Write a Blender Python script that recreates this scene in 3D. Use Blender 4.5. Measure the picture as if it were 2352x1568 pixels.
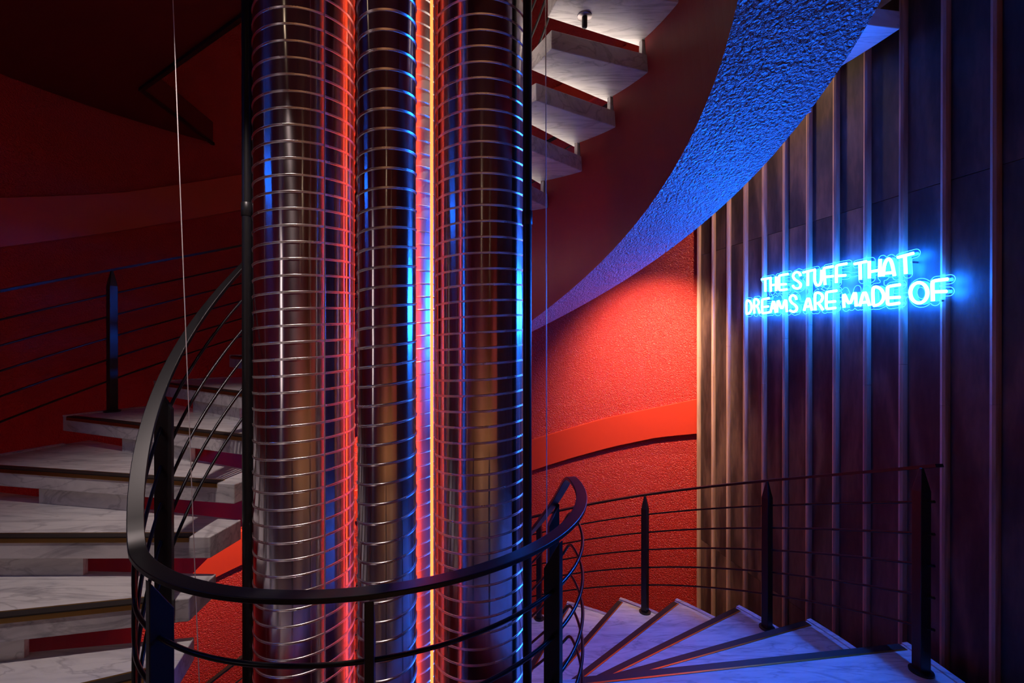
import bpy, math, random
from math import pi, sin, cos, radians as rad
from mathutils import Vector
random.seed(7)

for o in list(bpy.data.objects):
    bpy.data.objects.remove(o)
sc = bpy.context.scene
col = sc.collection
EYE = 1.462                       # eye height above the landing, landing top is z = 0
FPX = 1053.25                     # focal length in pixels of the 2352 px frame
CX, CY = -0.5146, 1.8702          # axis of the stairwell

# ------------------------------------------------------------------ camera
cam = bpy.data.cameras.new('camera')
cam.lens = FPX * 36 / 2352
cam.sensor_width = 36
cam.clip_start = 0.02
co = bpy.data.objects.new('camera', cam)
col.objects.link(co)
co.location = (0, 0, EYE)
co.rotation_euler = (pi / 2 - 0.0024, 0, 0)
sc.camera = co

# ------------------------------------------------------------------ world, exposure
w = bpy.data.worlds.new('world')
sc.world = w
w.use_nodes = True
w.node_tree.nodes['Background'].inputs[0].default_value = (0.30, 0.12, 0.16, 1)
w.node_tree.nodes['Background'].inputs[1].default_value = 0.0015
vs = sc.view_settings
vs.view_transform = 'Standard'
vs.look = 'None'
vs.exposure = 0.0
vs.gamma = 1.0
vs.use_curve_mapping = False


def light(name, kind, loc, energy, color, target=None, **kw):
    l = bpy.data.lights.new(name, kind)
    l.energy = energy
    l.color = color
    for k, v in kw.items():
        setattr(l, k, v)
    o = bpy.data.objects.new(name, l)
    col.objects.link(o)
    o.location = loc
    if target is not None:
        o.rotation_euler = (Vector(target) - Vector(loc)).to_track_quat('-Z', 'Y').to_euler()
    return o


WARM = (1.0, 0.70, 0.42)
WHITE = (1.0, 0.84, 0.74)


# ------------------------------------------------------------------ helpers
def pol(r, th, z):
    """point on the stairwell: radius, angle (rad, anticlockwise from east), height above eye"""
    return (CX + r * cos(th), CY + r * sin(th), z + EYE)


def tag(o, label=None, cat=None, group=None, kind=None):
    if label:
        o['label'] = label
    if cat:
        o['category'] = cat
    if group:
        o['group'] = group
    if kind:
        o['kind'] = kind
    return o


def empty(name, loc, label=None, cat=None, group=None):
    o = bpy.data.objects.new(name, None)
    col.objects.link(o)
    o.location = loc
    o.empty_display_size = 0.1
    return tag(o, label, cat, group)


def build(name, verts, faces, mat, parent=None, smooth=None, bevel=0):
    me = bpy.data.meshes.new(name)
    me.from_pydata([tuple(v) for v in verts], [], faces)
    me.update()
    if mat:
        for m in (mat if isinstance(mat, (list, tuple)) else [mat]):
            me.materials.append(m)
    if smooth is not None:
        me.polygons.foreach_set('use_smooth', [True] * len(me.polygons))
        me.set_sharp_from_angle(angle=rad(smooth))
    o = bpy.data.objects.new(name, me)
    col.objects.link(o)
    if parent:
        o.parent = parent
        o.matrix_parent_inverse = parent_inv(parent)
    if bevel:
        b = o.modifiers.new('bevel', 'BEVEL')
        b.width = bevel
        b.segments = 2
        b.limit_method = 'ANGLE'
        b.angle_limit = rad(40)
    return o


def parent_inv(p):
    from mathutils import Matrix
    loc = Vector((0, 0, 0))
    q = p
    M = Matrix.Identity(4)
    while q:
        M = Matrix.Translation(q.location) @ q.matrix_parent_inverse @ M if False else M
        q = q.parent
    if p.parent is None:
        return Matrix.Translation(p.location).inverted()
    return Matrix.Identity(4) if p.type == 'MESH' else Matrix.Translation(p.location).inverted()


class MB:
    def __init__(s):
        s.v = []
        s.f = []

    def add(s, v, f):
        n = len(s.v)
        s.v += [tuple(p) for p in v]
        s.f += [tuple(i + n for i in q) for q in f]
        return s

    def prism(s, bottom, top):
        n = len(bottom)
        f = [tuple(range(n))[::-1], tuple(range(n, 2 * n))]
        f += [(i, (i + 1) % n, n + (i + 1) % n, n + i) for i in range(n)]
        return s.add(list(bottom) + list(top), f)

    def poly(s, pts2, z0, z1):
        """prism from a plan polygon (anticlockwise), heights above eye"""
        return s.prism([(x, y, z0 + EYE) for x, y in pts2], [(x, y, z1 + EYE) for x, y in pts2])

    def sweep(s, path, sect, up=(0, 0, 1), closed=False, cap=True):
        P = [Vector(p) for p in path]
        n, m = len(P), len(sect)
        V = []
        upv = Vector(up)
        for i in range(n):
            if closed:
                t = P[(i + 1) % n] - P[i - 1]
            else:
                t = P[min(i + 1, n - 1)] - P[max(i - 1, 0)]
            t.normalize()
            u = upv
            if abs(t.dot(u)) > 0.999:
                u = Vector((1, 0, 0))
            a = t.cross(u).normalized()
            b = a.cross(t).normalized()
            V += [P[i] + a * q[0] + b * q[1] for q in sect]
        F = []
        for i in range(n if closed else n - 1):
            j = (i + 1) % n
            F += [(i * m + k, i * m + (k + 1) % m, j * m + (k + 1) % m, j * m + k) for k in range(m)]
        if cap and not closed:
            F += [tuple(range(m))[::-1], tuple((n - 1) * m + k for k in range(m))]
        return s.add(V, F)

    def tube(s, path, r, n=8, **k):
        return s.sweep(path, [(r * cos(2 * pi * i / n), r * sin(2 * pi * i / n)) for i in range(n)], **k)

    def lathe(s, c, prof, n=24):
        """prof: list of (r, z) absolute offsets from c, axis vertical"""
        V = []
        for r, z in prof:
            V += [(c[0] + r * cos(2 * pi * i / n), c[1] + r * sin(2 * pi * i / n), c[2] + z) for i in range(n)]
        F = []
        for j in range(len(prof) - 1):
            F += [(j * n + i, j * n + (i + 1) % n, (j + 1) * n + (i + 1) % n, (j + 1) * n + i) for i in range(n)]
        F += [tuple(range(n))[::-1], tuple((len(prof) - 1) * n + i for i in range(n))]
        return s.add(V, F)

    def box(s, c, ax, ay, az, hx, hy, hz):
        c, ax, ay, az = Vector(c), Vector(ax) * hx, Vector(ay) * hy, Vector(az) * hz
        b = [c - ax - ay - az, c + ax - ay - az, c + ax + ay - az, c - ax + ay - az]
        return s.prism(b, [p + 2 * az for p in b])

    def build(s, name, mat, parent=None, **k):
        return build(name, s.v, s.f, mat, parent, **k)


def lerp(tab, x):
    if x <= tab[0][0]:
        (x0, y0), (x1, y1) = tab[0], tab[1]
    elif x >= tab[-1][0]:
        (x0, y0), (x1, y1) = tab[-2], tab[-1]
    else:
        for i in range(len(tab) - 1):
            if tab[i][0] <= x <= tab[i + 1][0]:
                (x0, y0), (x1, y1) = tab[i], tab[i + 1]
                break
    return y0 + (y1 - y0) * (x - x0) / (x1 - x0)


def frange(a, b, n):
    return [a + (b - a) * i / n for i in range(n + 1)]


# ------------------------------------------------------------------ materials
def mat(name):
    m = bpy.data.materials.new(name)
    m.use_nodes = True
    nt = m.node_tree
    return m, nt, nt.nodes['Principled BSDF'], nt.nodes.new, nt.links.new


def simple(name, color, rough=0.5, metal=0.0, spec=0.5):
    m, nt, b, N, L = mat(name)
    b.inputs['Base Color'].default_value = (*color, 1)
    b.inputs['Roughness'].default_value = rough
    b.inputs['Metallic'].default_value = metal
    b.inputs['Specular IOR Level'].default_value = spec
    return m


def emis(name, color, strength):
    m, nt, b, N, L = mat(name)
    b.inputs['Base Color'].default_value = (0, 0, 0, 1)
    b.inputs['Emission Color'].default_value = (*color, 1)
    b.inputs['Emission Strength'].default_value = strength
    return m


def stucco(name, color, scale, strength, dist, rough=0.45, col2=None):
    m, nt, b, N, L = mat(name)
    tc = N('ShaderNodeTexCoord')
    n1 = N('ShaderNodeTexNoise')
    n1.inputs['Scale'].default_value = scale
    n1.inputs['Detail'].default_value = 3
    n1.inputs['Distortion'].default_value = 0.6
    L(tc.outputs['Object'], n1.inputs['Vector'])
    bp = N('ShaderNodeBump')
    bp.inputs['Strength'].default_value = strength
    bp.inputs['Distance'].default_value = dist
    L(n1.outputs['Fac'], bp.inputs['Height'])
    L(bp.outputs[0], b.inputs['Normal'])
    n2 = N('ShaderNodeTexNoise')
    n2.inputs['Scale'].default_value = 1.3
    L(tc.outputs['Object'], n2.inputs['Vector'])
    mx = N('ShaderNodeMix')
    mx.data_type = 'RGBA'
    mx.inputs[6].default_value = (*color, 1)
    mx.inputs[7].default_value = (*(col2 or [c * 0.85 for c in color]), 1)
    L(n2.outputs['Fac'], mx.inputs[0])
    L(mx.outputs[2], b.inputs['Base Color'])
    b.inputs['Roughness'].default_value = rough
    return m


RED = (0.43, 0.016, 0.010)
M_red = stucco('red_stucco', RED, 92, 0.85, 0.017, 0.40)
M_redsm = stucco('red_smooth_paint', (0.48, 0.030, 0.010), 30, 0.05, 0.002, 0.45)
M_redface = stucco('red_plaster', (0.25, 0.003, 0.007), 40, 0.12, 0.004, 0.5)
M_soffit = stucco('rough_soffit_plaster', (0.30, 0.275, 0.33), 70, 1.0, 0.12, 0.40)
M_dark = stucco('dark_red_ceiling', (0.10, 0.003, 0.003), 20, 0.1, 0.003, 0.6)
M_black = simple('black_steel', (0.012, 0.012, 0.014), 0.38, 0.3)
M_rod = simple('black_steel_rod', (0.02, 0.02, 0.023), 0.28, 0.6)
M_brass = simple('brass', (0.55, 0.33, 0.10), 0.32, 1.0)
M_strip = simple('black_rubber', (0.018, 0.014, 0.013), 0.5)
M_cable = simple('steel_cable', (0.72, 0.66, 0.63), 0.4, 0.35)
M_steel = simple('bolt_steel', (0.4, 0.36, 0.36), 0.3, 1.0)


def marble(name):
    m, nt, b, N, L = mat(name)
    tc = N('ShaderNodeTexCoord')
    mp = N('ShaderNodeMapping')
    mp.inputs['Rotation'].default_value = (0.2, 0.3, 0.6)
    mp.inputs['Scale'].default_value = (0.7, 3.6, 2.4)
    oi = N('ShaderNodeObjectInfo')
    va = N('ShaderNodeVectorMath')
    L(tc.outputs['Object'], va.inputs[0])
    cmb = N('ShaderNodeCombineXYZ')
    ml = N('ShaderNodeMath')
    ml.operation = 'MULTIPLY'
    ml.inputs[1].default_value = 17
    L(oi.outputs['Random'], ml.inputs[0])
    for i in range(3):
        L(ml.outputs[0], cmb.inputs[i])
    L(cmb.outputs[0], va.inputs[1])
    L(va.outputs[0], mp.inputs['Vector'])
    n1 = N('ShaderNodeTexNoise')
    n1.inputs['Scale'].default_value = 3.2
    n1.inputs['Detail'].default_value = 8
    n1.inputs['Roughness'].default_value = 0.62
    n1.inputs['Distortion'].default_value = 1.4
    L(mp.outputs[0], n1.inputs['Vector'])
    r1 = N('ShaderNodeValToRGB')
    e = r1.color_ramp.elements
    e[0].position, e[0].color = 0.30, (0.36, 0.355, 0.37, 1)
    e[1].position, e[1].color = 0.56, (0.61, 0.60, 0.595, 1)
    e2 = r1.color_ramp.elements.new(0.44)
    e2.color = (0.52, 0.51, 0.515, 1)
    L(n1.outputs['Fac'], r1.inputs[0])
    n2 = N('ShaderNodeTexNoise')
    n2.inputs['Scale'].default_value = 1.7
    n2.inputs['Detail'].default_value = 6
    n2.inputs['Distortion'].default_value = 2.2
    L(mp.outputs[0], n2.inputs['Vector'])
    r2 = N('ShaderNodeValToRGB')
    e = r2.color_ramp.elements
    e[0].position, e[0].color = 0.47, (1, 1, 1, 1)
    e[1].position, e[1].color = 0.53, (1, 1, 1, 1)
    e3 = r2.color_ramp.elements.new(0.5)
    e3.color = (0.55, 0.54, 0.57, 1)
    L(n2.outputs['Fac'], r2.inputs[0])
    mx = N('ShaderNodeMix')
    mx.data_type = 'RGBA'
    mx.blend_type = 'MULTIPLY'
    mx.inputs[0].default_value = 0.7
    L(r1.outputs[0], mx.inputs[6])
    L(r2.outputs[0], mx.inputs[7])
    L(mx.outputs[2], b.inputs['Base Color'])
    b.inputs['Roughness'].default_value = 0.38
    return m


M_marble = marble('veined_marble')


def wood(name, c0, c1, c2, scale, rough=0.5, stretch=(1, 1, 0.07), bump=0.15):
    m, nt, b, N, L = mat(name)
    tc = N('ShaderNodeTexCoord')
    oi = N('ShaderNodeObjectInfo')
    ml = N('ShaderNodeMath')
    ml.operation = 'MULTIPLY'
    ml.inputs[1].default_value = 31
    L(oi.outputs['Random'], ml.inputs[0])
    va = N('ShaderNodeVectorMath')
    L(tc.outputs['Object'], va.inputs[0])
    L(ml.outputs[0], va.inputs[1])
    mp = N('ShaderNodeMapping')
    mp.inputs['Scale'].default_value = stretch
    L(va.outputs[0], mp.inputs['Vector'])
    n1 = N('ShaderNodeTexNoise')
    n1.inputs['Scale'].default_value = scale
    n1.inputs['Detail'].default_value = 2
    n1.inputs['Distortion'].default_value = 0.3
    L(mp.outputs[0], n1.inputs['Vector'])
    # contour lines of the noise field give the flame figure of rotary-cut ply
    k = N('ShaderNodeMath')
    k.operation = 'MULTIPLY'
    k.inputs[1].default_value = 34
    L(n1.outputs['Fac'], k.inputs[0])
    s = N('ShaderNodeMath')
    s.operation = 'SINE'
    L(k.outputs[0], s.inputs[0])
    n3 = N('ShaderNodeTexNoise')
    n3.inputs['Scale'].default_value = scale * 22
    n3.inputs['Detail'].default_value = 4
    L(mp.outputs[0], n3.inputs['Vector'])
    ad = N('ShaderNodeMath')
    ad.operation = 'MULTIPLY_ADD'
    L(s.outputs[0], ad.inputs[0])
    ad.inputs[1].default_value = 0.20
    h3 = N('ShaderNodeMath')
    h3.operation = 'MULTIPLY_ADD'
    L(n3.outputs['Fac'], h3.inputs[0])
    h3.inputs[1].default_value = 0.55
    h3.inputs[2].default_value = 0.22
    L(h3.outputs[0], ad.inputs[2])
    r = N('ShaderNodeValToRGB')
    e = r.color_ramp.elements
    e[0].position, e[0].color = 0.22, (*c0, 1)
    e[1].position, e[1].color = 0.80, (*c2, 1)
    e2 = r.color_ramp.elements.new(0.5)
    e2.color = (*c1, 1)
    L(ad.outputs[0], r.inputs[0])
    L(r.outputs[0], b.inputs['Base Color'])
    b.inputs['Roughness'].default_value = rough
    bp = N('ShaderNodeBump')
    bp.inputs['Strength'].default_value = bump
    bp.inputs['Distance'].default_value = 0.004
    L(ad.outputs[0], bp.inputs['Height'])
    L(bp.outputs[0], b.inputs['Normal'])
    return m


M_ply = wood('dark_stained_plywood', (0.016, 0.008, 0.009), (0.048, 0.025, 0.026), (0.120, 0.066, 0.054), 2.0, 0.5, (1, 1, 0.24), 0.06)
M_batten = wood('stained_timber_batten', (0.26, 0.14, 0.10), (0.36, 0.20, 0.145), (0.46, 0.27, 0.20), 9, 0.5, bump=0.03)
M_oak = wood('oak_floorboard', (0.20, 0.10, 0.045), (0.32, 0.17, 0.075), (0.45, 0.25, 0.12), 5, 0.35, (0.07, 1, 1), 0.05)


def metal(name, color, rough, aniso=0):
    m, nt, b, N, L = mat(name)
    tc = N('ShaderNodeTexCoord')
    mp = N('ShaderNodeMapping')
    mp.inputs['Scale'].default_value = (1, 1, 0.35)
    L(tc.outputs['Object'], mp.inputs['Vector'])
    n = N('ShaderNodeTexNoise')
    n.inputs['Scale'].default_value = 14
    n.inputs['Detail'].default_value = 1.5
    L(mp.outputs[0], n.inputs['Vector'])
    bp = N('ShaderNodeBump')
    bp.inputs['Strength'].default_value = 0.10
    bp.inputs['Distance'].default_value = 0.006
    L(n.outputs['Fac'], bp.inputs['Height'])
    L(bp.outputs[0], b.inputs['Normal'])
    n2 = N('ShaderNodeTexNoise')
    n2.inputs['Scale'].default_value = 5
    n2.inputs['Detail'].default_value = 6
    L(tc.outputs['Object'], n2.inputs['Vector'])
    mr = N('ShaderNodeMapRange')
    mr.inputs['To Min'].default_value = rough * 0.6
    mr.inputs['To Max'].default_value = rough * 1.5
    L(n2.outputs['Fac'], mr.inputs['Value'])
    L(mr.outputs[0], b.inputs['Roughness'])
    b.inputs['Base Color'].default_value = (*color, 1)
    b.inputs['Metallic'].default_value = 1
    if aniso:
        tg = N('ShaderNodeTangent')
        tg.direction_type = 'RADIAL'
        tg.axis = 'Z'
        L(tg.outputs[0], b.inputs['Tangent'])
        b.inputs['Anisotropic'].default_value = aniso
        b.inputs['Anisotropic Rotation'].default_value = 0.25
    return m


M_duct = metal('galvanised_duct', (0.74, 0.69, 0.70), 0.155, 0.9)
M_duct_rear = metal('dull_galvanised_duct', (0.74, 0.69, 0.70), 0.36)
M_seam = metal('galvanised_seam', (1.0, 0.95, 0.93), 0.26)
NEON = (0.005, 0.135, 1.0)
M_neon = emis('blue_neon', NEON, 250)
M_edge = emis('lit_acrylic_edge', (0.05, 0.42, 1.0), 3.2)
M_led = emis('red_led', (1.0, 0.055, 0.012), 11)
M_led2 = emis('dim_red_led', (1.0, 0.05, 0.015), 3)
M_tube2 = emis('dim_blue_neon', NEON, 45)
M_lens = emis('warm_lamp_lens', (1.0, 0.75, 0.5), 6)
m, nt, b, N, L = mat('clear_acrylic')
tr = N('ShaderNodeBsdfTransparent')
tr.inputs[0].default_value = (0.93, 0.97, 1, 1)
gl = N('ShaderNodeBsdfGlossy')
gl.inputs['Roughness'].default_value = 0.05
mxs = N('ShaderNodeMixShader')
mxs.inputs[0].default_value = 0.06
L(tr.outputs[0], mxs.inputs[1])
L(gl.outputs[0], mxs.inputs[2])
L(mxs.outputs[0], nt.nodes['Material Output'].inputs['Surface'])
M_acr = m

# ------------------------------------------------------------------ stair data (heights above eye)
DA, H = 0.19939, 0.17
TH0, Z0 = -2.5342, -1.309         # upper flight, tread 0
AU, ZU = 0.209 - 2 * pi, 1.779    # upper flight, tread 18
AR, ZR = 1.1364, -2.303           # lower flight, tread j: angle AR - j*DA
ZLAND = -1.462
TT = 0.088                        # tread thickness
OV = 0.055
RI, RO = 0.715, 2.385
RW = 3.06                         # curved wall
RS_T, RS_B, RSO = 1.262, 1.335, 1.838   # stringer inner radius (top, bottom), outer radius


def upper(k):
    if k <= 8:
        return TH0 - k * DA, Z0 + k * H
    if k >= 13:
        return AU + (18 - k) * DA, ZU - (18 - k) * H
    a0, z0 = TH0 - 8 * DA, Z0 + 8 * H
    a1, z1 = AU + 5 * DA, ZU - 5 * H
    t = (k - 8) / 5
    return a0 + (a1 - a0) * t, z0 + (z1 - z0) * t


def lower(j):
    return AR - j * DA, ZR + j * H


def zline_upper(th):
    tab = [(upper(k)[0], upper(k)[1]) for k in range(20, -2, -1)]
    return lerp(tab, th)


# ------------------------------------------------------------------ setting: walls
ZTOP, ZBOT = 4.3, -4.85


def cyl_wall(name, r0, r1, a0, a1, z0, z1, m, n=96):
    mb = MB()
    A = [rad(a) for a in frange(a0, a1, n)]
    V = []
    for a in A:
        V += [pol(r0, a, z0), pol(r0, a, z1), pol(r1, a, z1), pol(r1, a, z0)]
    F = []
    for i in range(n):
        for k in range(4):
            F.append((4 * i + k, 4 * i + (k + 1) % 4, 4 * i + 4 + (k + 1) % 4, 4 * i + 4 + k))
    F += [(3, 2, 1, 0), (4 * n, 4 * n + 1, 4 * n + 2, 4 * n + 3)]
    return mb.add(V, F).build(name, m, smooth=30)


wb = tag(cyl_wall('wall_back', RW, RW + 0.2, 42.0, 231.0, ZBOT, ZTOP, M_red), 'red textured plaster wall curving around the stairwell', 'wall', kind='structure')
# flat wooden wall
W0 = Vector((0.44161 * 3.78, 3.78, 0))
WD = Vector((0.0100400, -0.0487339, 0))
SP = WD.length * 3.78
WD.normalize()
WN = Vector((WD.y, -WD.x, 0))
WN = WN if WN.x < 0 else -WN


def wp(s, z, off):
    p = W0 + WD * s + WN * off
    return Vector((p.x, p.y, z + EYE))


def wall_from_px(px, py, off):
    """point of the wooden wall plane (moved out by off) seen at a pixel"""
    u = (px - 1176) / FPX
    v = -(py - 784 + 2.5) / FPX
    d = Vector((u, 1, v))
    q = W0 + WN * off
    t = q.dot(WN) / d.dot(WN)
    return Vector((0, 0, EYE)) + d * t


mb = MB()
SEND = 4.75
mb.prism([wp(-SP - 0.018, ZBOT, -0.012), wp(SEND, ZBOT, -0.012), wp(SEND, ZBOT, -0.2), wp(-SP - 0.018, ZBOT, -0.2)],
         [wp(-SP - 0.018, ZTOP, -0.012), wp(SEND, ZTOP, -0.012), wp(SEND, ZTOP, -0.2), wp(-SP - 0.018, ZTOP, -0.2)])
wr = tag(mb.build('wall_right', M_ply), 'dark wooden wall with vertical timber battens behind the neon sign', 'wall', kind='structure')
# ply sheets
zs = [ZBOT, -1.72, 0.735, 3.18, ZTOP]
ss = [-SP - 0.018, 3.98 * SP, 10.0 * SP, 16.0 * SP, 22.0 * SP, SEND]
for i in range(len(ss) - 1):
    for j in range(len(zs) - 1):
        dz = (0.0, 0.012, -0.01, 0.0)[j] if i % 2 else 0
        a, b_, c, d = ss[i] + 0.0012, ss[i + 1] - 0.0012, zs[j] + 0.0015, zs[j + 1] - 0.0015
        mb = MB().prism([wp(a, c, 0), wp(b_, c, 0), wp(b_, c, -0.011), wp(a, c, -0.011)],
                        [wp(a, d, 0), wp(b_, d, 0), wp(b_, d, -0.011), wp(a, d, -0.011)])
        mb.build('wood_panel', M_ply, wr)
# battens: half-round timber strips
nb = 7
sect = [(-0.0165, 0), (-0.0165, 0.012), (-0.011, 0.022), (0, 0.026), (0.011, 0.022), (0.0165, 0.012), (0.0165, 0)]
k = -1
while k * SP < SEND - 0.05:
    s0 = k * SP
    ext = -0.012 if k == -1 else 0
    cuts = [ZBOT, ZBOT + 1.2 + 0.8 * random.random(), -0.30 + 0.5 * random.random() * (k % 3), 2.2 + random.random(), ZTOP]
    mb = MB()
    for c0, c1 in zip(cuts[:-1], cuts[1:]):
        lo = [wp(s0 + a + ext, c0, b2) for a, b2 in sect]
        hi = [wp(s0 + a + ext, c1 - 0.0015, b2) for a, b2 in sect]
        mb.prism(lo[::-1], hi[::-1])
    mb.build('batten', M_batten, wr, smooth=35)
    k += 1

# smooth painted band following the stair on the curved wall
def band(name, tab_top, tab_bot, a0, a1, n=70):
    mb = MB()
    V, F = [], []
    for a in frange(a0, a1, n):
        zt, zb = lerp(tab_top, a), lerp(tab_bot, a)
        t = rad(a)
        V += [pol(RW + 0.02, t, zb), pol(RW - 0.034, t, zb), pol(RW - 0.034, t, zt - 0.004), pol(RW - 0.030, t, zt), pol(RW + 0.02, t, zt)]
    for i in range(n):
        F += [(5 * i + k, 5 * i + (k + 1) % 5, 5 * i + 5 + (k + 1) % 5, 5 * i + 5 + k) for k in range(5)]
    F += [(4, 3, 2, 1, 0), tuple(5 * n + k for k in range(5))]
    return mb.add(V, F).build(name, M_redsm, wb, smooth=30)


bot = [(45.1, -0.815), (52, -0.90), (60.2, -1.042), (68, -1.195), (76.6, -1.374), (100, -1.74), (130, -2.045), (160, -2.4), (200, -3.0)]
top = [(45.1, -0.512), (62.4, -0.781), (76.6, -1.052), (100, -1.42), (130, -1.735), (160, -2.09), (200, -2.69)]
band('wall_band', top, bot, 44.0, 196)
botU = [(45, 2.75), (100, 1.80), (130.1, 1.193), (146.5, 0.843), (158.2, 0.609), (200, -0.05)]
topU = [(45, 3.07), (100, 2.12), (130.1, 1.517), (146.5, 1.14), (158.2, 0.932), (200, 0.26)]
band('wall_band', topU, botU, 46.0, 205)

# upper slab over the landing (its dark underside is seen at the upper left)
def arc(r, a0, a1, n):
    return [(CX + r * cos(a), CY + r * sin(a)) for a in frange(a0, a1, n)]


ceil_pts = arc(RI, rad(147.5 - 360), -0.09, 40)            # inner edge, anticlockwise
ceil_pts += [(1.93, CY - 0.22), (1.97, 1.6), (2.46, -0.45), (2.46, -0.6), (-2.45, -0.6)]
ceil_pts += arc(RW - 0.005, rad(231 - 360 - 1), rad(134.2 - 360), 30)
ceil_pts += arc(2.44, rad(147.5 - 360), rad(147.6 - 360), 1)[:1]
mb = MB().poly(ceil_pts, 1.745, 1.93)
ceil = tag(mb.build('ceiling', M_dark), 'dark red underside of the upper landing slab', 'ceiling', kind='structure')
ep = [pol(RI + 0.01, rad(147.5), 1.735), pol(1.6, rad(147.5), 1.735), pol(2.44, rad(147.5), 1.735), pol(2.72, rad(140), 1.735), pol(RW - 0.01, rad(134.2), 1.735)]
MB().sweep(ep, [(-0.012, -0.012), (0.012, -0.012), (0.012, 0.012), (-0.012, 0.012)]).build('edge_trim', M_black, ceil)
# roof over the stairwell and ground floor below
big = [(-4, -0.6), (3, -0.6), (3, 5.3), (-4, 5.3)]
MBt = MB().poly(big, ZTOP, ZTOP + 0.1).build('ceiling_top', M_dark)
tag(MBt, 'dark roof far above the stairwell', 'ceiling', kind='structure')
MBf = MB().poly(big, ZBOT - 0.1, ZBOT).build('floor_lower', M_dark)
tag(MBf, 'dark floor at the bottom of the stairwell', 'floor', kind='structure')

# landing
LA = lower(5)[0]
ROL = 2.445
land = arc(RI, TH0 - 0.06, LA, 44)                       # inner edge, anticlockwise from SW to E
land += arc(ROL, LA, -0.55, 10)
land += [(2.42, -0.5), (-2.30, -0.5)]
land += arc(ROL, TH0 + 0.35, TH0 - 0.06, 6)
fl = tag(MB().poly(land, ZLAND - 0.1, ZLAND).build('floor', M_marble, bevel=0.004), 'veined marble landing with dark nosing strip at the top of the lower flight', 'floor', kind='structure')
MB().poly(arc(RI + 0.1, TH0 + 0.08, LA - 0.06, 40) + arc(ROL - 0.05, LA - 0.06, -0.55, 10) + [(2.40, -0.5), (-2.28, -0.5)] + arc(ROL - 0.05, TH0 + 0.35, TH0 + 0.08, 6),
          ZLAND - 0.32, ZLAND - 0.1).build('slab', M_redface, fl)

# ------------------------------------------------------------------ stairs
def tread_plan(a, da, ri, ro):
    """front edge at angle a, back edge at a - da (clockwise); anticlockwise polygon"""
    b_ = a - da
    pts = [(CX + ri * cos(b_), CY + ri * sin(b_))]
    pts += arc(ro, b_, a, 5)
    pts += [(CX + ri * cos(a), CY + ri * sin(a))]
    return pts


def nosing(parent, a, z, ri, ro):
    """black strip let into the top and brass lip on the front face, square to the front edge"""
    e = Vector((cos(a), sin(a), 0))          # along the front edge
    f = Vector((-sin(a), cos(a), 0))         # out of the front face (downhill)
    p0 = Vector(pol(ri + 0.085, a, z))
    p1 = Vector(pol(ro - 0.045, a, z))
    U = Vector((0, 0, 1))
    def bar(x0, x1, z0, z1, m, nm):
        q = [p0 + f * x0 + U * z0, p1 + f * x0 + U * z0, p1 + f * x1 + U * z0, p0 + f * x1 + U * z0]
        mb = MB().prism(q, [v + U * (z1 - z0) for v in q])
        return mb.build(nm, m, parent)
    bar(-0.034, 0.0015, -0.004, 0.0025, M_strip, 'nosing_strip')
    bar(-0.043, -0.034, -0.004, 0.0022, M_brass, 'brass_trim')
    bar(0.0, 0.0035, -0.020, -0.003, M_brass, 'brass_trim')


def lip(parent, a, da, z, ro):
    V, F = [], []
    for t in frange(a - da, a, 5):
        V += [pol(ro - 0.03, t, z - 0.002), pol(ro + 0.002, t, z - 0.002), pol(ro + 0.002, t, z + 0.007), pol(ro - 0.03, t, z + 0.007)]
    for i in range(5):
        F += [(4 * i + k, 4 * i + (k + 1) % 4, 4 * i + 4 + (k + 1) % 4, 4 * i + 4 + k) for k in range(4)]
    F += [(3, 2, 1, 0), (20, 21, 22, 23)]
    build('edge_lip', V, F, M_marble, parent)


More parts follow.
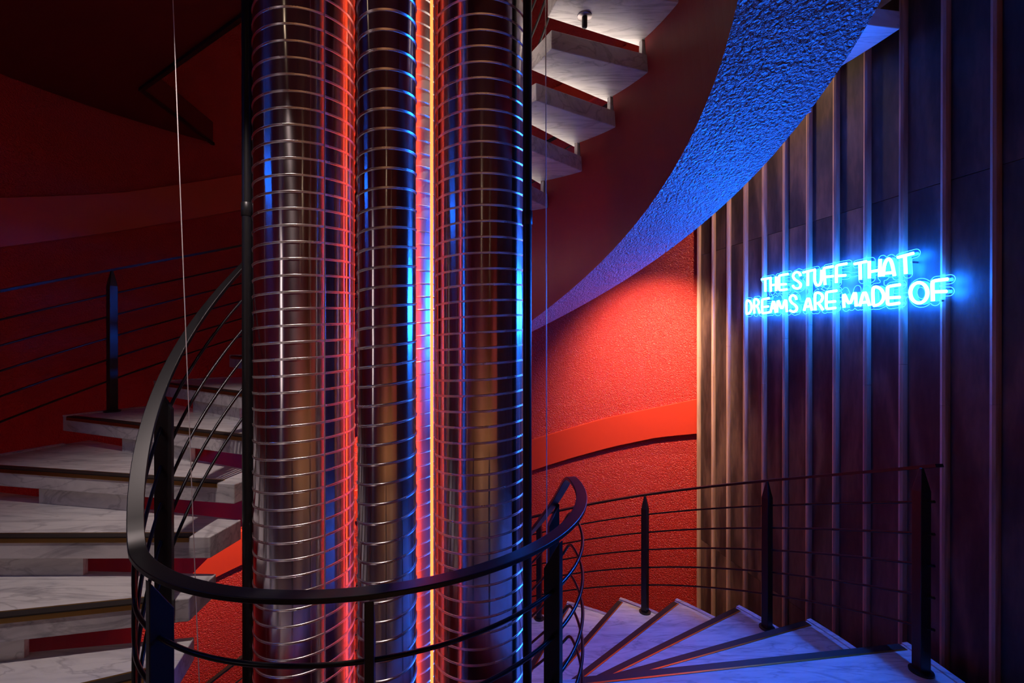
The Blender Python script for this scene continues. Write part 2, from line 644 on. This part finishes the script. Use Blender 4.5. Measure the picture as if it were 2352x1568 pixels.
def flight(name, label, steps, zbot_in, zbot_out, extra=()):
    """steps: list of (angle, z, next angle) ; zbot(th): soffit heights"""
    a0, z0, _ = steps[0]
    root = empty(name, pol(1.5, a0, z0 - H), label, 'staircase')
    for i, (a, z, an) in enumerate(steps):
        da = a - an
        ro = RO + (0.055 if z > 0.7 else 0)
        ri = RI + (0.028 if z > 0.7 else 0)
        t = MB().poly(tread_plan(a, da + OV, ri, ro), z - TT, z).build('tread', M_marble, root, bevel=0.004)
        nosing(t, a, z, ri, ro)
        lip(t, a, da, z, ro)
        # riser slab, only as wide as the stringer
        zp = steps[i - 1][1] if i else z - H
        e = Vector((cos(a), sin(a), 0))
        f = Vector((-sin(a), cos(a), 0))
        q = [Vector(pol(RS_T - 0.008, a, 0)) - f * 0.03, Vector(pol(RSO + 0.008, a, 0)) - f * 0.03]
        q = [q[0], q[1], q[1] - f * 0.022, q[0] - f * 0.022]
        lo = [Vector((p.x, p.y, zp + EYE - 0.001)) for p in q]
        hi = [Vector((p.x, p.y, z - TT + EYE + 0.001)) for p in q]
        MB().prism(lo[::-1], hi[::-1]).build('riser', M_marble, root)
    # stringer
    mb = MB()
    soff = MB()
    last = len(steps) + len(extra) - 1
    for i, (a, z, an) in enumerate(list(steps) + list(extra)):
        n = 4
        A = frange(a - 0.045 / 1.5 - 0.02, (an - 0.045 / 1.5 - 0.02), n)
        for j in range(n):
            b0, b1 = A[j], A[j + 1]
            zt = z - TT - 0.001
            ri0 = RS_B + (RS_T - RS_B) * (zt - zbot_in(b0)) / 0.8
            ri1 = RS_B + (RS_T - RS_B) * (zt - zbot_in(b1)) / 0.8
            I0, I1 = pol(ri0, b0, zt), pol(ri1, b1, zt)
            O0, O1 = pol(RSO, b0, zt), pol(RSO, b1, zt)
            i0, i1 = pol(RS_B, b0, zbot_in(b0)), pol(RS_B, b1, zbot_in(b1))
            o0, o1 = pol(RSO, b0, zbot_out(b0)), pol(RSO, b1, zbot_out(b1))
            f = [(0, 1, 5, 4), (2, 6, 7, 3), (0, 2, 3, 1)]
            if j == 0:
                f.append((0, 4, 6, 2))
            if j == n - 1:
                f.append((1, 3, 7, 5))
            mb.add([I0, I1, O0, O1, i0, i1, o0, o1], f)
            soff.add([i0, i1, o1, o0], [(0, 1, 2, 3)])
    mb.build('stringer', M_redface, root)
    # soffit plaster has a thickness of 6 mm
    v = soff.v + [(x, y, z + 0.006) for x, y, z in soff.v]
    n = len(soff.v)
    f = list(soff.f) + [tuple(i + n for i in q[::-1]) for q in soff.f]
    build('soffit', v, f, M_soffit, root)
    return root


su = [(*upper(k), upper(k + 1)[0]) for k in range(0, 19)]
def zbi(th):
    return min(1.04 - (th + 2 * pi) / DA * H, zline_upper(th) - 0.3)
def zbo(th):
    return min(1.089 - (th + 2 * pi) / DA * H, zline_upper(th) - 0.3)
F_up = flight('spiral_stair_flight', 'open-riser marble stair flight climbing from the landing around the ducts and overhead', su, zbi, zbo, [(upper(k)[0], 1.742 + TT, upper(k + 1)[0]) for k in (19, 20, 21)])
sl = [(*lower(j), lower(j + 1)[0]) for j in range(-12, 5)]
def zl(th):
    return ZR + (AR - th) / DA * H - 0.9
F_lo = flight('spiral_stair_flight', 'marble stair flight leading down from the landing beneath the neon sign', sl, zl, lambda t: zl(t) + 0.05)
nosing(fl, LA, ZLAND, RI, ROL)
lip(fl, LA, LA + 0.52, ZLAND, ROL)

# ------------------------------------------------------------------ railings
def smooth_tab(fun, th, w_=0.05):
    return sum(fun(th + d * w_) for d in (-1, -0.5, 0, 0.5, 1)) / 5


TA, TB, ZH, RH = 0.2299, -2.3759, -0.6056, 0.790


def rail_inner(th):
    z = ZH
    if th > TA:
        z -= (th - TA) / DA * H
    if th < TB:
        z += (TB - th) / DA * H
    return z


FLAT = [(-0.021, -0.007), (0.021, -0.007), (0.021, 0.007), (-0.021, 0.007)]
RODS = [0.160, 0.300, 0.437, 0.574, 0.711]


def inner_post(root, a, ztop, zbase, r=RH):
    rr, tt = Vector((cos(a), sin(a), 0)), Vector((-sin(a), cos(a), 0))
    c = Vector(pol(r, a, 0))
    c.z = 0
    q = [c + rr * x + tt * y for x, y in ((-0.03, -0.011), (0.026, -0.011), (0.026, 0.011), (-0.03, 0.011))]
    zt = [ztop - 0.095, ztop, ztop, ztop - 0.095]
    mb = MB().prism([Vector((p.x, p.y, zbase + EYE)) for p in q], [Vector((p.x, p.y, h_ + EYE)) for p, h_ in zip(q, zt)])
    return mb.build('post', M_black, root, bevel=0.002)


def bolt_under(root, a, r, z):
    p = pol(r, a, z)
    MB().lathe(p, [(0.034, 0.0), (0.034, -0.006), (0.030, -0.008)], 20).build('fixing_washer', M_steel, root, smooth=30)
    MB().lathe(p, [(0.013, 0.0), (0.013, -0.05), (0.011, -0.056), (0.004, -0.058)], 14).build('fixing_bolt', M_black, root, smooth=30)


ri = empty('inner_railing', pol(RH, -pi / 2, ZLAND), 'black steel railing looping around the ducts on the well side of the stairs', 'railing')
TH_S, TH_E = rad(118), upper(19)[0]
path = [pol(RH, t, smooth_tab(rail_inner, t)) for t in frange(TH_S, TH_E, 260)]
MB().sweep(path, FLAT).build('handrail', M_black, ri, smooth=40, bevel=0.002)
for k, d in enumerate(RODS):
    path = [pol(RH + 0.004, t, smooth_tab(rail_inner, t, 0.035) - d) for t in frange(TH_S, TH_E, 260)]
    MB().tube(path, 0.0062, 8).build('rod', M_rod, ri, smooth=60)
for a in (71, 25.1, -35.5, -77.3, -120.6, -166.6, -212, -257, -302, -347):
    t = rad(a)
    zr = rail_inner(t) - 0.006
    inner_post(ri, t, zr, zr - 0.83 - (0.06 if a < -130 or a > 20 else 0.02))

ro_ = empty('outer_railing', pol(2.3, lower(0)[0], ZR), 'black steel railing along the wall side of the lower marble flight', 'railing')
HRO = 0.832
def rail_low(th):
    return ZR + (AR - th) / DA * H + HRO
FLATO = [(-0.018, -0.007), (0.018, -0.007), (0.018, 0.007), (-0.018, 0.007)]
ROD_O = [0.155, 0.295, 0.432, 0.570, 0.708]


def outer_post(root, a, ztop, zbase, r=2.325, bolt=None):
    rr, tt = Vector((cos(a), sin(a), 0)), Vector((-sin(a), cos(a), 0))
    c = Vector(pol(r, a, 0))
    def ring(hx, hy, z):
        return [Vector((p.x, p.y, z + EYE)) for p in (c + rr * x * hx + tt * y * hy for x, y in ((-1, -1), (1, -1), (1, 1), (-1, 1)))]
    V = ring(0.024, 0.022, zbase) + ring(0.024, 0.022, ztop - 0.10) + ring(0.006, 0.006, ztop)
    F = [(3, 2, 1, 0), (8, 9, 10, 11)] + [(b0 + i, b0 + (i + 1) % 4, b0 + 4 + (i + 1) % 4, b0 + 4 + i) for b0 in (0, 4) for i in range(4)]
    p = build('post', V, F, M_black, root, bevel=0.002)
    MB().lathe(pol(r, a, zbase), [(0.045, -0.002), (0.045, 0.008), (0.035, 0.011)], 24).build('base_flange', M_black, p, smooth=30)


TS, TE = rad(150), rad(2.2)
path = [pol(2.345, t, rail_low(t)) for t in frange(TS, TE, 140)]
MB().sweep(path, FLATO).build('handrail', M_black, ro_, smooth=40)
for d in ROD_O:
    MB().tube([pol(2.335, t, rail_low(t) - d) for t in frange(TS, rad(2.5), 140)], 0.006, 8).build('rod', M_rod, ro_, smooth=60)
for a in (139.5, 116.7, 93.8, 71.0, 47.9, 25.1, 3.7):
    t = rad(a)
    j = math.floor((AR - t) / DA + 1e-6)
    zb = lower(j)[1] if j < 5 else ZLAND
    outer_post(ro_, t, rail_low(t) - 0.005, zb)

ru = empty('outer_railing', pol(2.3, TH0, Z0), 'black steel railing along the wall side of the climbing flight', 'railing')
def rail_up(th):
    return zline_upper(th) + HRO
TS, TE = TH0 + 0.02, upper(17)[0]
path = [pol(2.345, t, rail_up(t)) for t in frange(TS, TE, 160)]
MB().sweep(path, FLATO).build('handrail', M_black, ru, smooth=40)
for d in ROD_O:
    MB().tube([pol(2.335, t, rail_up(t) - d) for t in frange(TS, TE, 160)], 0.006, 8).build('rod', M_rod, ru, smooth=60)
a = 152.3 - 360 + 2 * 22.85
while rad(a) > upper(18)[0]:
    t = rad(a)
    kk = [k for k in range(19) if upper(k)[0] >= t >= upper(k + 1)[0]]
    if kk:
        outer_post(ru, t, rail_up(t) - 0.005, upper(kk[0])[1])
    a -= 22.85
# bolts of the posts stick out below the overhead treads
bolt_under(ri, upper(17)[0] - 0.09, 0.90, upper(17)[1] - TT)

bolt_under(ru, rad(12) - 2 * pi, 2.28, upper(17)[1] - TT)

# ------------------------------------------------------------------ ventilation ducts
PITCH = 0.0651
ZD0, ZD1 = -4.84, 4.0


def duct(x, y, r, phase, label, shell=M_duct):
    root = empty('ventilation_duct', (x, y, EYE + ZD0), label, 'duct', 'spiral ducts in the stairwell')
    n = 128
    V, F = [], []
    nz = 40
    for z in frange(ZD0, ZD1, nz):
        V += [(x + r * cos(2 * pi * i / n), y + r * sin(2 * pi * i / n), z + EYE) for i in range(n)]
    for j in range(nz):
        F += [(j * n + i, j * n + (i + 1) % n, (j + 1) * n + (i + 1) % n, (j + 1) * n + i) for i in range(n)]
    build('duct_shell', V, F, shell, root, smooth=60)
    # lock seam: a raised double bead winding up the shell
    prof = [(-0.0052, -0.001), (-0.0044, 0.0018), (-0.0030, 0.0026), (-0.0014, 0.0004), (-0.0002, 0.0008), (0.0014, 0.0030), (0.0030, 0.0036), (0.0042, 0.0022), (0.0050, -0.001)]
    m_ = len(prof)
    ns = 72
    turns = int((ZD1 - ZD0 - 0.06) / PITCH)
    V, F = [], []
    for i in range(turns * ns + 1):
        a = 2 * pi * i / ns + phase
        z = ZD0 + 0.03 + PITCH * i / ns + EYE
        ca, sa = cos(a), sin(a)
        V += [(x + (r + q) * ca, y + (r + q) * sa, z + p) for p, q in prof]
    for i in range(turns * ns):
        F += [(i * m_ + k, (i + 1) * m_ + k, (i + 1) * m_ + k + 1, i * m_ + k + 1) for k in range(m_ - 1)]
    build('spiral_seam', V, F, M_seam, root, smooth=70)
    return root


duct(-0.890, 1.980, 0.200, 0.0, 'large shiny spiral duct beside the left black pole and the marble treads')
duct(-0.438, 1.610, 0.0995, 1.0, 'slim shiny spiral duct standing between the two large ducts')
duct(-0.143, 2.085, 0.2075, 2.2, 'large shiny spiral duct beside the black pole facing the neon sign')
duct(-0.545, 2.415, 0.150, 4.0, 'rear spiral duct glowing red behind the slim front duct', M_duct_rear)


def pole(x, y, r, zj, label):
    root = empty('steel_pole', (x, y, EYE + ZD0), label, 'pole', 'poles beside the ducts')
    MB().lathe((x, y, EYE), [(r, ZD0), (r, ZD1)], 24).build('pipe', M_black, root, smooth=40)
    MB().lathe((x, y, EYE), [(r + 0.0005, zj - 0.03), (r + 0.003, zj - 0.027), (r + 0.003, zj + 0.027), (r + 0.0005, zj + 0.03)], 24).build('coupling', M_black, root, smooth=40)


pole(-1.136, 1.970, 0.0215, 0.56, 'slim black steel pole on the marble-tread side of the ducts')
pole(0.0650, 1.950, 0.0190, 0.52, 'slim black steel pole on the neon-sign side of the ducts')

# thin cables hung in the well
for (x0, y0, x1, y1, r, lab) in (
        (-1.255, 1.72, -1.190, 1.72, 0.0017, 'thin steel cable hanging in front of the marble treads'),
        (-0.660, 1.615, -0.660, 1.615, 0.0024, 'thin steel cable hanging in front of the large duct'),
        (0.150, 2.03, 0.154, 2.03, 0.0024, 'thin steel cable hanging beside the red wall'),
        (-0.335, 1.985, -0.335, 1.985, 0.0022, 'thin steel cable against the seam of the large duct')):
    z0, z1 = -3.0, 3.0
    k = 1.28
    o = MB().tube([(x1 + (x1 - x0) * 1.2, y1, EYE + z0), ((x0 + x1) / 2, (y0 + y1) / 2, EYE), (x0 - (x1 - x0) * 1.2, y0, EYE + z1)], r, 8).build('steel_cable', M_cable, smooth=60)
    tag(o, lab, 'cable')

# red LED tubes hidden between the ducts
for x, y, lab, mm, rr in ((-0.386, 2.205, 'red LED tube hidden between rear duct and large duct facing the sign', M_led, 0.007),
                  (-0.700, 2.255, 'red LED tube hidden between rear duct and large duct beside the treads', M_led2, 0.007)):
    root = empty('led_tube', (x, y, EYE + ZD0), lab, 'light', 'red light tubes between the ducts')
    MB().lathe((x, y, EYE), [(rr, -3.4), (rr, 3.4)], 12).build('glowing_tube', mm, root, smooth=40)
    MB().lathe((x, y, EYE), [(0.010, ZD0), (0.010, -3.4)], 10).build('end_cap', M_black, root, smooth=40)
    MB().lathe((x, y, EYE), [(0.010, 3.4), (0.010, 3.6)], 10).build('end_cap', M_black, root, smooth=40)

# ------------------------------------------------------------------ neon sign
KA = 260 / 2265.0


def A(*p):
    return [(1690 + x * KA, 560 + y * KA) for x, y in p]


def B(*p):
    return [(1930 + x * KA, 560 + y * KA) for x, y in p]


def ell(cx, cy, rx, ry, n=22):
    return [(cx + rx * cos(2 * pi * i / n - 1.2), cy + ry * sin(2 * pi * i / n - 1.2)) for i in range(n + 1)]


LET = [
    ('T', [A((520, 712), (700, 678)), A((588, 705), (592, 955))]),
    ('H', [A((694, 680), (702, 955)), A((806, 655), (806, 940)), A((702, 830), (806, 812))]),
    ('E', [A((1040, 602), (872, 632), (864, 660), (864, 905), (880, 928), (1020, 908)), A((870, 815), (1005, 805))]),
    ('S', [A((1292, 640), (1278, 585), (1222, 560), (1162, 590), (1142, 655), (1178, 715), (1250, 752), (1302, 805), (1290, 868), (1232, 898), (1165, 878), (1138, 830))]),
    ('T', [A((1345, 572), (1585, 515)), A((1440, 565), (1440, 840))]),
    ('U', [A((1578, 530), (1575, 735), (1600, 810), (1645, 838), (1690, 800), (1712, 720), (1716, 520))]),
    ('F', [A((1945, 450), (1770, 480), (1760, 505), (1785, 820)), A((1795, 660), (1945, 645))]),
    ('F', [A((2215, 395), (2025, 428), (2010, 455), (2010, 780)), A((2020, 640), (2195, 628))]),
    ('T', [B((280, 402), (520, 352)), B((392, 395), (400, 715))]),
    ('H', [B((578, 345), (580, 690)), B((796, 305), (786, 655)), B((585, 560), (790, 522))]),
    ('A', [B((850, 650), (880, 410), (925, 320), (965, 292), (1005, 325), (1040, 420), (1082, 640)), B((880, 590), (1040, 572))]),
    ('T', [B((1145, 272), (1460, 188)), B((1290, 255), (1308, 600))]),
    ('D', [A((215, 1392), (213, 1130), (262, 1132), (305, 1185), (318, 1270), (300, 1350), (255, 1396), (215, 1400))]),
    ('R', [A((372, 1392), (362, 1108), (420, 1102), (462, 1150), (452, 1215), (395, 1245), (440, 1262), (478, 1388))]),
    ('E', [A((665, 1085), (535, 1108), (525, 1135), (528, 1372), (545, 1390), (690, 1362)), A((535, 1265), (650, 1250))]),
    ('A', [A((695, 1370), (755, 1092), (800, 1375)), A((712, 1290), (785, 1282))]),
    ('M', [A((822, 1372), (840, 1080), (920, 1345), (1000, 1062), (1022, 1362))]),
    ('S', [A((1212, 1115), (1198, 1055), (1140, 1022), (1092, 1055), (1080, 1115), (1118, 1180), (1188, 1222), (1228, 1280), (1205, 1342), (1145, 1362), (1085, 1330))]),
    ('A', [A((1365, 1335), (1450, 1025), (1525, 1330)), A((1400, 1255), (1508, 1245))]),
    ('R', [A((1590, 1328), (1578, 985), (1655, 972), (1728, 1015), (1738, 1090), (1700, 1160), (1630, 1185), (1665, 1200), (1745, 1318))]),
    ('E', [A((2018, 935), (1825, 962), (1810, 990), (1808, 1270), (1825, 1302), (1995, 1278)), A((1825, 1165), (1990, 1150))]),
    ('M', [B((75, 1275), (58, 945), (185, 1255), (300, 905), (318, 1250))]),
    ('A', [B((385, 1245), (482, 900), (585, 1235)), B((425, 1175), (545, 1160))]),
    ('D', [B((660, 1228), (645, 868), (735, 858), (818, 905), (872, 1010), (862, 1115), (800, 1195), (725, 1228), (665, 1232))]),
    ('E', [B((1192, 815), (965, 848), (940, 880), (942, 1185), (962, 1218), (1182, 1182)), B((955, 1080), (1190, 1066))]),
    ('O', [B(*ell(1572, 978, 172, 205))]),
    ('F', [B((2145, 705), (1865, 738), (1838, 770), (1852, 1145)), B((1860, 960), (2125, 950))]),
]
OFFN = 0.052
sign = empty('neon_sign', wall_from_px(1945, 720, 0.03), 'glowing blue neon lettering on clear acrylic mounted on the wooden wall', 'sign')


def dense(pts, step=0.008):
    out = [pts[0]]
    for a, b_ in zip(pts[:-1], pts[1:]):
        n = max(1, int((b_ - a).length / step))
        out += [a + (b_ - a) * (i / n) for i in range(1, n + 1)]
    return out


def rounded(pts, it=2):
    for _ in range(it):
        if len(pts) < 3:
            return pts
        q = [pts[0]]
        for a, b_ in zip(pts[:-1], pts[1:]):
            q += [a * 0.78 + b_ * 0.22, a * 0.22 + b_ * 0.78]
        q.append(pts[-1])
        pts = q
    return pts


segs = []
for ch, strokes in LET:
    mb = MB()
    for st in strokes:
        pts = [wall_from_px(px, py, OFFN) for px, py in st]
        for p, q in zip(pts[:-1], pts[1:]):
            segs.append((p, q))
        path = rounded(pts)
        mb.tube(path, 0.0078, 8, up=WN)
    mb.build('letter_tube', M_neon, sign, smooth=60)
# bridges of the acrylic backing between the words and the two lines
for st in (A((1000, 780), (1150, 765)), A((610, 950), (612, 1090)), A((1465, 850), (1470, 1030)), A((1250, 1180), (1390, 1190)), A((2000, 1110), (2180, 1110)),
           A((2200, 630), (2440, 590)), B((1080, 500), (1300, 470)), B((790, 650), (790, 880)), B((1000, 1030), (1450, 1010))):
    pts = [wall_from_px(px, py, OFFN) for px, py in st]
    segs.append((pts[0], pts[1], 0.010))
# contour of the backing by marching squares over the distance to the strokes
org = wall_from_px(1945, 650, OFFN)
def loc(p):
    d = p - org
    return d.dot(WD), d.z
S2 = []
for sg in segs:
    (ax, ay), (bx, by) = loc(sg[0]), loc(sg[1])
    S2.append((ax, ay, bx, by, sg[2] if len(sg) > 2 else 0.0205))
x0 = min(min(s[0], s[2]) for s in S2) - 0.04
x1 = max(max(s[0], s[2]) for s in S2) + 0.04
y0 = min(min(s[1], s[3]) for s in S2) - 0.04
y1 = max(max(s[1], s[3]) for s in S2) + 0.04
import numpy as np
G = 0.004
nx, ny = int((x1 - x0) / G) + 1, int((y1 - y0) / G) + 1
gx, gy = np.meshgrid(x0 + G * np.arange(nx), y0 + G * np.arange(ny), indexing='ij')
D = np.full((nx, ny), 9.0)
for ax, ay, bx, by, r in S2:
    dx, dy = bx - ax, by - ay
    t = np.clip(((gx - ax) * dx + (gy - ay) * dy) / max(dx * dx + dy * dy, 1e-9), 0, 1)
    D = np.minimum(D, np.hypot(gx - ax - t * dx, gy - ay - t * dy) - r)
OB = OFFN - 0.014


def back(x, y, off=OB):
    p = org + WD * x + Vector((0, 0, y)) + WN * (off - OFFN)
    return p


edges = {}
pv, pf = [], []
for i in range(nx - 1):
    for j in range(ny - 1):
        c = [(i, j), (i + 1, j), (i + 1, j + 1), (i, j + 1)]
        d = [D[q] for q in c]
        if min(d) > 0:
            continue
        poly, cross = [], []
        for k in range(4):
            a, b_ = c[k], c[(k + 1) % 4]
            da, db = d[k], d[(k + 1) % 4]
            if da <= 0:
                poly.append((x0 + G * a[0], y0 + G * a[1]))
            if (da <= 0) != (db <= 0):
                t = da / (da - db)
                q = (x0 + G * (a[0] + (b_[0] - a[0]) * t), y0 + G * (a[1] + (b_[1] - a[1]) * t))
                poly.append(q)
                cross.append((tuple(sorted((a, b_))), q))
        if len(poly) >= 3:
            n = len(pv)
            pv += [back(*q) for q in poly]
            pf.append(tuple(range(n, n + len(poly))))
        for m_ in range(0, len(cross) - 1, 2):
            (ka, qa), (kb, qb) = cross[m_], cross[m_ + 1]
            edges.setdefault(ka, []).append((kb, qa))
            edges.setdefault(kb, []).append((ka, qb))
acr = build('acrylic_backing', pv, pf, M_acr, sign)
# chain the contour into loops
seen = set()
rim = MB()
for st in list(edges):
    if st in seen:
        continue
    loop = []
    cur, prev = st, None
    while cur not in seen:
        seen.add(cur)
        loop.append(edges[cur][0][1])
        nxt = [e[0] for e in edges[cur] if e[0] != prev and e[0] not in seen]
        if not nxt:
            break
        prev, cur = cur, nxt[0]
    if len(loop) > 6:
        rim.tube([back(*q, OB) for q in loop], 0.0016, 5, up=WN, closed=True)
rim.build('lit_edge', M_edge, acr, smooth=60)
# stand-offs holding the backing to the wall
mb = MB()
for px, py in ((1760, 690), (1880, 700), (2093, 602), (2160, 690), (2035, 680)):
    p, q = wall_from_px(px, py, OB), wall_from_px(px, py, OB)
    q = p - WN * (OB + 0.002)
    o = MB().tube([q, p], 0.005, 8, up=(0, 0, 1)).build('standoff', M_steel, sign, smooth=40)

# ------------------------------------------------------------------ room behind the landing (seen in the ducts)
ZR0 = ZLAND
rx0, rx1, ry0, ry1 = -2.6, 4.2, -7.0, -0.5
fr = tag(MB().poly([(rx0, ry0), (rx1, ry0), (rx1, ry1), (rx0, ry1)], ZR0 - 0.1, ZR0 - 0.012).build('floor_room', M_dark), 'oak floor of the room behind the landing', 'floor', kind='structure')
bw = 0.14
yy = ry0
k = 0
base = None
while yy < ry1 - 0.001:
    o = MB().poly([(rx0, yy + 0.002), (rx1, yy + 0.002), (rx1, min(yy + bw, ry1) - 0.002), (rx0, min(yy + bw, ry1) - 0.002)], ZR0 - 0.012, ZR0 - 0.0005).build('floorboard', M_oak, fr)
    yy += bw
yy = -0.5
while yy < 0.98:
    MB().poly([(-2.15, yy + 0.002), (2.28 - max(0, yy) * 0.16, yy + 0.002), (2.28 - max(0, yy + bw) * 0.16, yy + bw - 0.002), (-2.15, yy + bw - 0.002)], ZR0 - 0.001, ZR0 + 0.010).build('floorboard', M_oak, fr)
    yy += bw
def slab(name, pts, z0, z1, m, label):
    return tag(MB().poly(pts, z0, z1).build(name, m), label, 'wall', kind='structure')
M_rwall = simple('dark_maroon_paint', (0.34, 0.055, 0.09), 0.6)
slab('wall_room_front', [(rx0, ry0 - 0.1), (rx1, ry0 - 0.1), (rx1, ry0), (rx0, ry0)], ZR0, 1.745, M_rwall, 'maroon end wall of the room behind the landing')
slab('wall_room_left', [(rx0 - 0.1, ry0), (rx0, ry0), (rx0, ry1), (rx0 - 0.1, ry1)], ZR0, 1.745, M_rwall, 'maroon side wall of the room behind the landing')
slab('wall_room_right', [(rx1, ry0), (rx1 + 0.1, ry0), (rx1 + 0.1, ry1), (rx1, ry1)], ZR0, 1.745, M_rwall, 'maroon far side wall of the room behind the landing')
slab('wall_front', [(2.6, -0.62), (rx1, -0.62), (rx1, -0.5), (2.6, -0.5)], ZR0, 1.745, M_rwall, 'maroon wall between landing and room')
slab('wall_front_left', [(rx0, -0.62), (-1.95, -0.62), (-1.95, -0.5), (rx0, -0.5)], ZR0, 1.745, M_rwall, 'maroon wall stub beside the landing')
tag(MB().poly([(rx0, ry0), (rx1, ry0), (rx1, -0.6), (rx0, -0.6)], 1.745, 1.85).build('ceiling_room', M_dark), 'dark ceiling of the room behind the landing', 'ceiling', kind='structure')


# ------------------------------------------------------------------ lamps
def spot_fixture(loc, target, energy, color, size, blend, label, rad_=0.03, ceilz=None):
    loc, target = Vector(loc), Vector(target)
    d = (target - loc).normalized()
    root = empty('spotlight', loc, label, 'lamp', 'small black spotlights')
    MB().tube([loc - d * 0.09, loc], 0.026, 16).build('housing', M_black, root, smooth=40)
    MB().tube([loc + d * 0.0005, loc + d * 0.002], 0.021, 16).build('lens', M_lens, root, smooth=40)
    if ceilz is not None:
        p = loc - d * 0.05
        MB().tube([p, (p.x, p.y, ceilz + EYE)], 0.006, 8).build('stem', M_black, root, smooth=40)
    l = light('spot_beam', 'SPOT', loc + d * 0.012, energy, color, target, spot_size=size, spot_blend=blend, shadow_soft_size=rad_)
    l.parent = root
    l.matrix_parent_inverse = parent_inv(root)
    return root


# under the overhead treads on the wall side: glow on the red wall
spot_fixture(pol(1.97, rad(49.5), upper(14)[1] - TT - 0.10), pol(3.06, rad(53), -0.50), 520, WARM, rad(80), 1.0, 'small black spotlight under the overhead treads lighting the red wall', ceilz=upper(14)[1] - TT)
a8 = upper(8)[0] - 0.1
spot_fixture(pol(2.16, a8, upper(8)[1] - TT - 0.14), pol(3.06, a8 + 0.1, -1.7), 420, WARM, rad(95), 0.9, 'small black spotlight under the climbing treads lighting the lower wall', ceilz=upper(8)[1] - TT)
# from behind the ducts on to the climbing treads
a12 = upper(12)[0] - 0.1
spot_fixture(pol(0.95, a12, upper(12)[1] - TT - 0.12), pol(1.35, rad(-185), -0.85), 45, WHITE, rad(85), 0.8, 'small black spotlight under the treads behind the ducts', ceilz=upper(12)[1] - TT)
# slab spot over the landing on to the climbing treads
spot_fixture((-1.10, 1.22, EYE + 1.60), (-1.36, 2.02, EYE - 0.8), 120, (1.0, 0.80, 0.76), rad(60), 1.0, 'small black spotlight under the landing slab aimed at the climbing treads', ceilz=1.745)
# ceiling spots over the upper part of the overhead flight
spot_fixture((CX + 1.2, CY + 1.0, EYE + 3.6), pol(1.2, rad(35), 1.2), 1150, WHITE, rad(48), 0.7, 'small black ceiling spotlight above the overhead treads', ceilz=ZTOP)
# warm wash on the wooden wall from above
spot_fixture(wp(0.60, 3.0, 0.26), wp(0.50, 0, 0.04), 700, WARM, rad(64), 1.0, 'small black ceiling spotlight aimed at the wooden wall', ceilz=ZTOP)
# blue tube on the curved wall and lit glazing beside the landing (both outside the view, mirrored in the ducts)
root = empty('blue_light_tube', pol(RW - 0.05, rad(206), 1.35), 'blue light tube mounted on the curved red wall above the landing', 'light')
MB().tube([pol(RW - 0.06, rad(a), 1.42) for a in frange(196, 212, 10)], 0.010, 8).build('glowing_tube', M_tube2, root, smooth=40)
for a in (196, 212):
    MB().tube([pol(RW - 0.06, rad(a), 1.42), pol(RW + 0.02, rad(a), 1.42)], 0.014, 10).build('end_cap', M_black, root, smooth=40)
M_pane = emis('lit_glazing', (1.0, 0.80, 0.78), 2.2)
win = tag(MB().poly([(-2.33, -0.5), (-2.05, -0.5), (-2.05, -0.47), (-2.33, -0.47)], -0.47, 0.85).build('window_1', M_black), 'slim black-framed lit window beside the landing', 'window', kind='structure')
for i in range(5):
    z0 = -0.44 + i * 0.256
    MB().poly([(-2.30, -0.472), (-2.08, -0.472), (-2.08, -0.464), (-2.30, -0.464)], z0, z0 + 0.23).build('pane', M_pane, win)
# room lamps
for x, y, where, watt in ((0.3, -1.7, 'just beyond the landing', 160), (0.6, -4.8, 'near the maroon end wall', 330), (2.6, -3.6, 'near the far side wall', 330)):
    root = empty('ceiling_lamp', (x, y, EYE + 1.745), 'round warm ceiling lamp in the oak-floored room ' + where, 'lamp', 'room ceiling lamps')
    MB().lathe((x, y, EYE + 1.745), [(0.10, 0), (0.10, -0.05), (0.085, -0.06)], 24).build('rim', M_black, root, smooth=30)
    MB().lathe((x, y, EYE + 1.745), [(0.08, -0.058), (0.08, -0.063)], 24).build('lens', M_lens, root, smooth=30)
    l = light('lamp_glow', 'SPOT', (x, y, EYE + 1.67), watt, WARM, (x, y, -1), spot_size=rad(80 if y > -2 else 125), spot_blend=0.6, shadow_soft_size=0.08)
    l.parent = root
    l.matrix_parent_inverse = parent_inv(root)
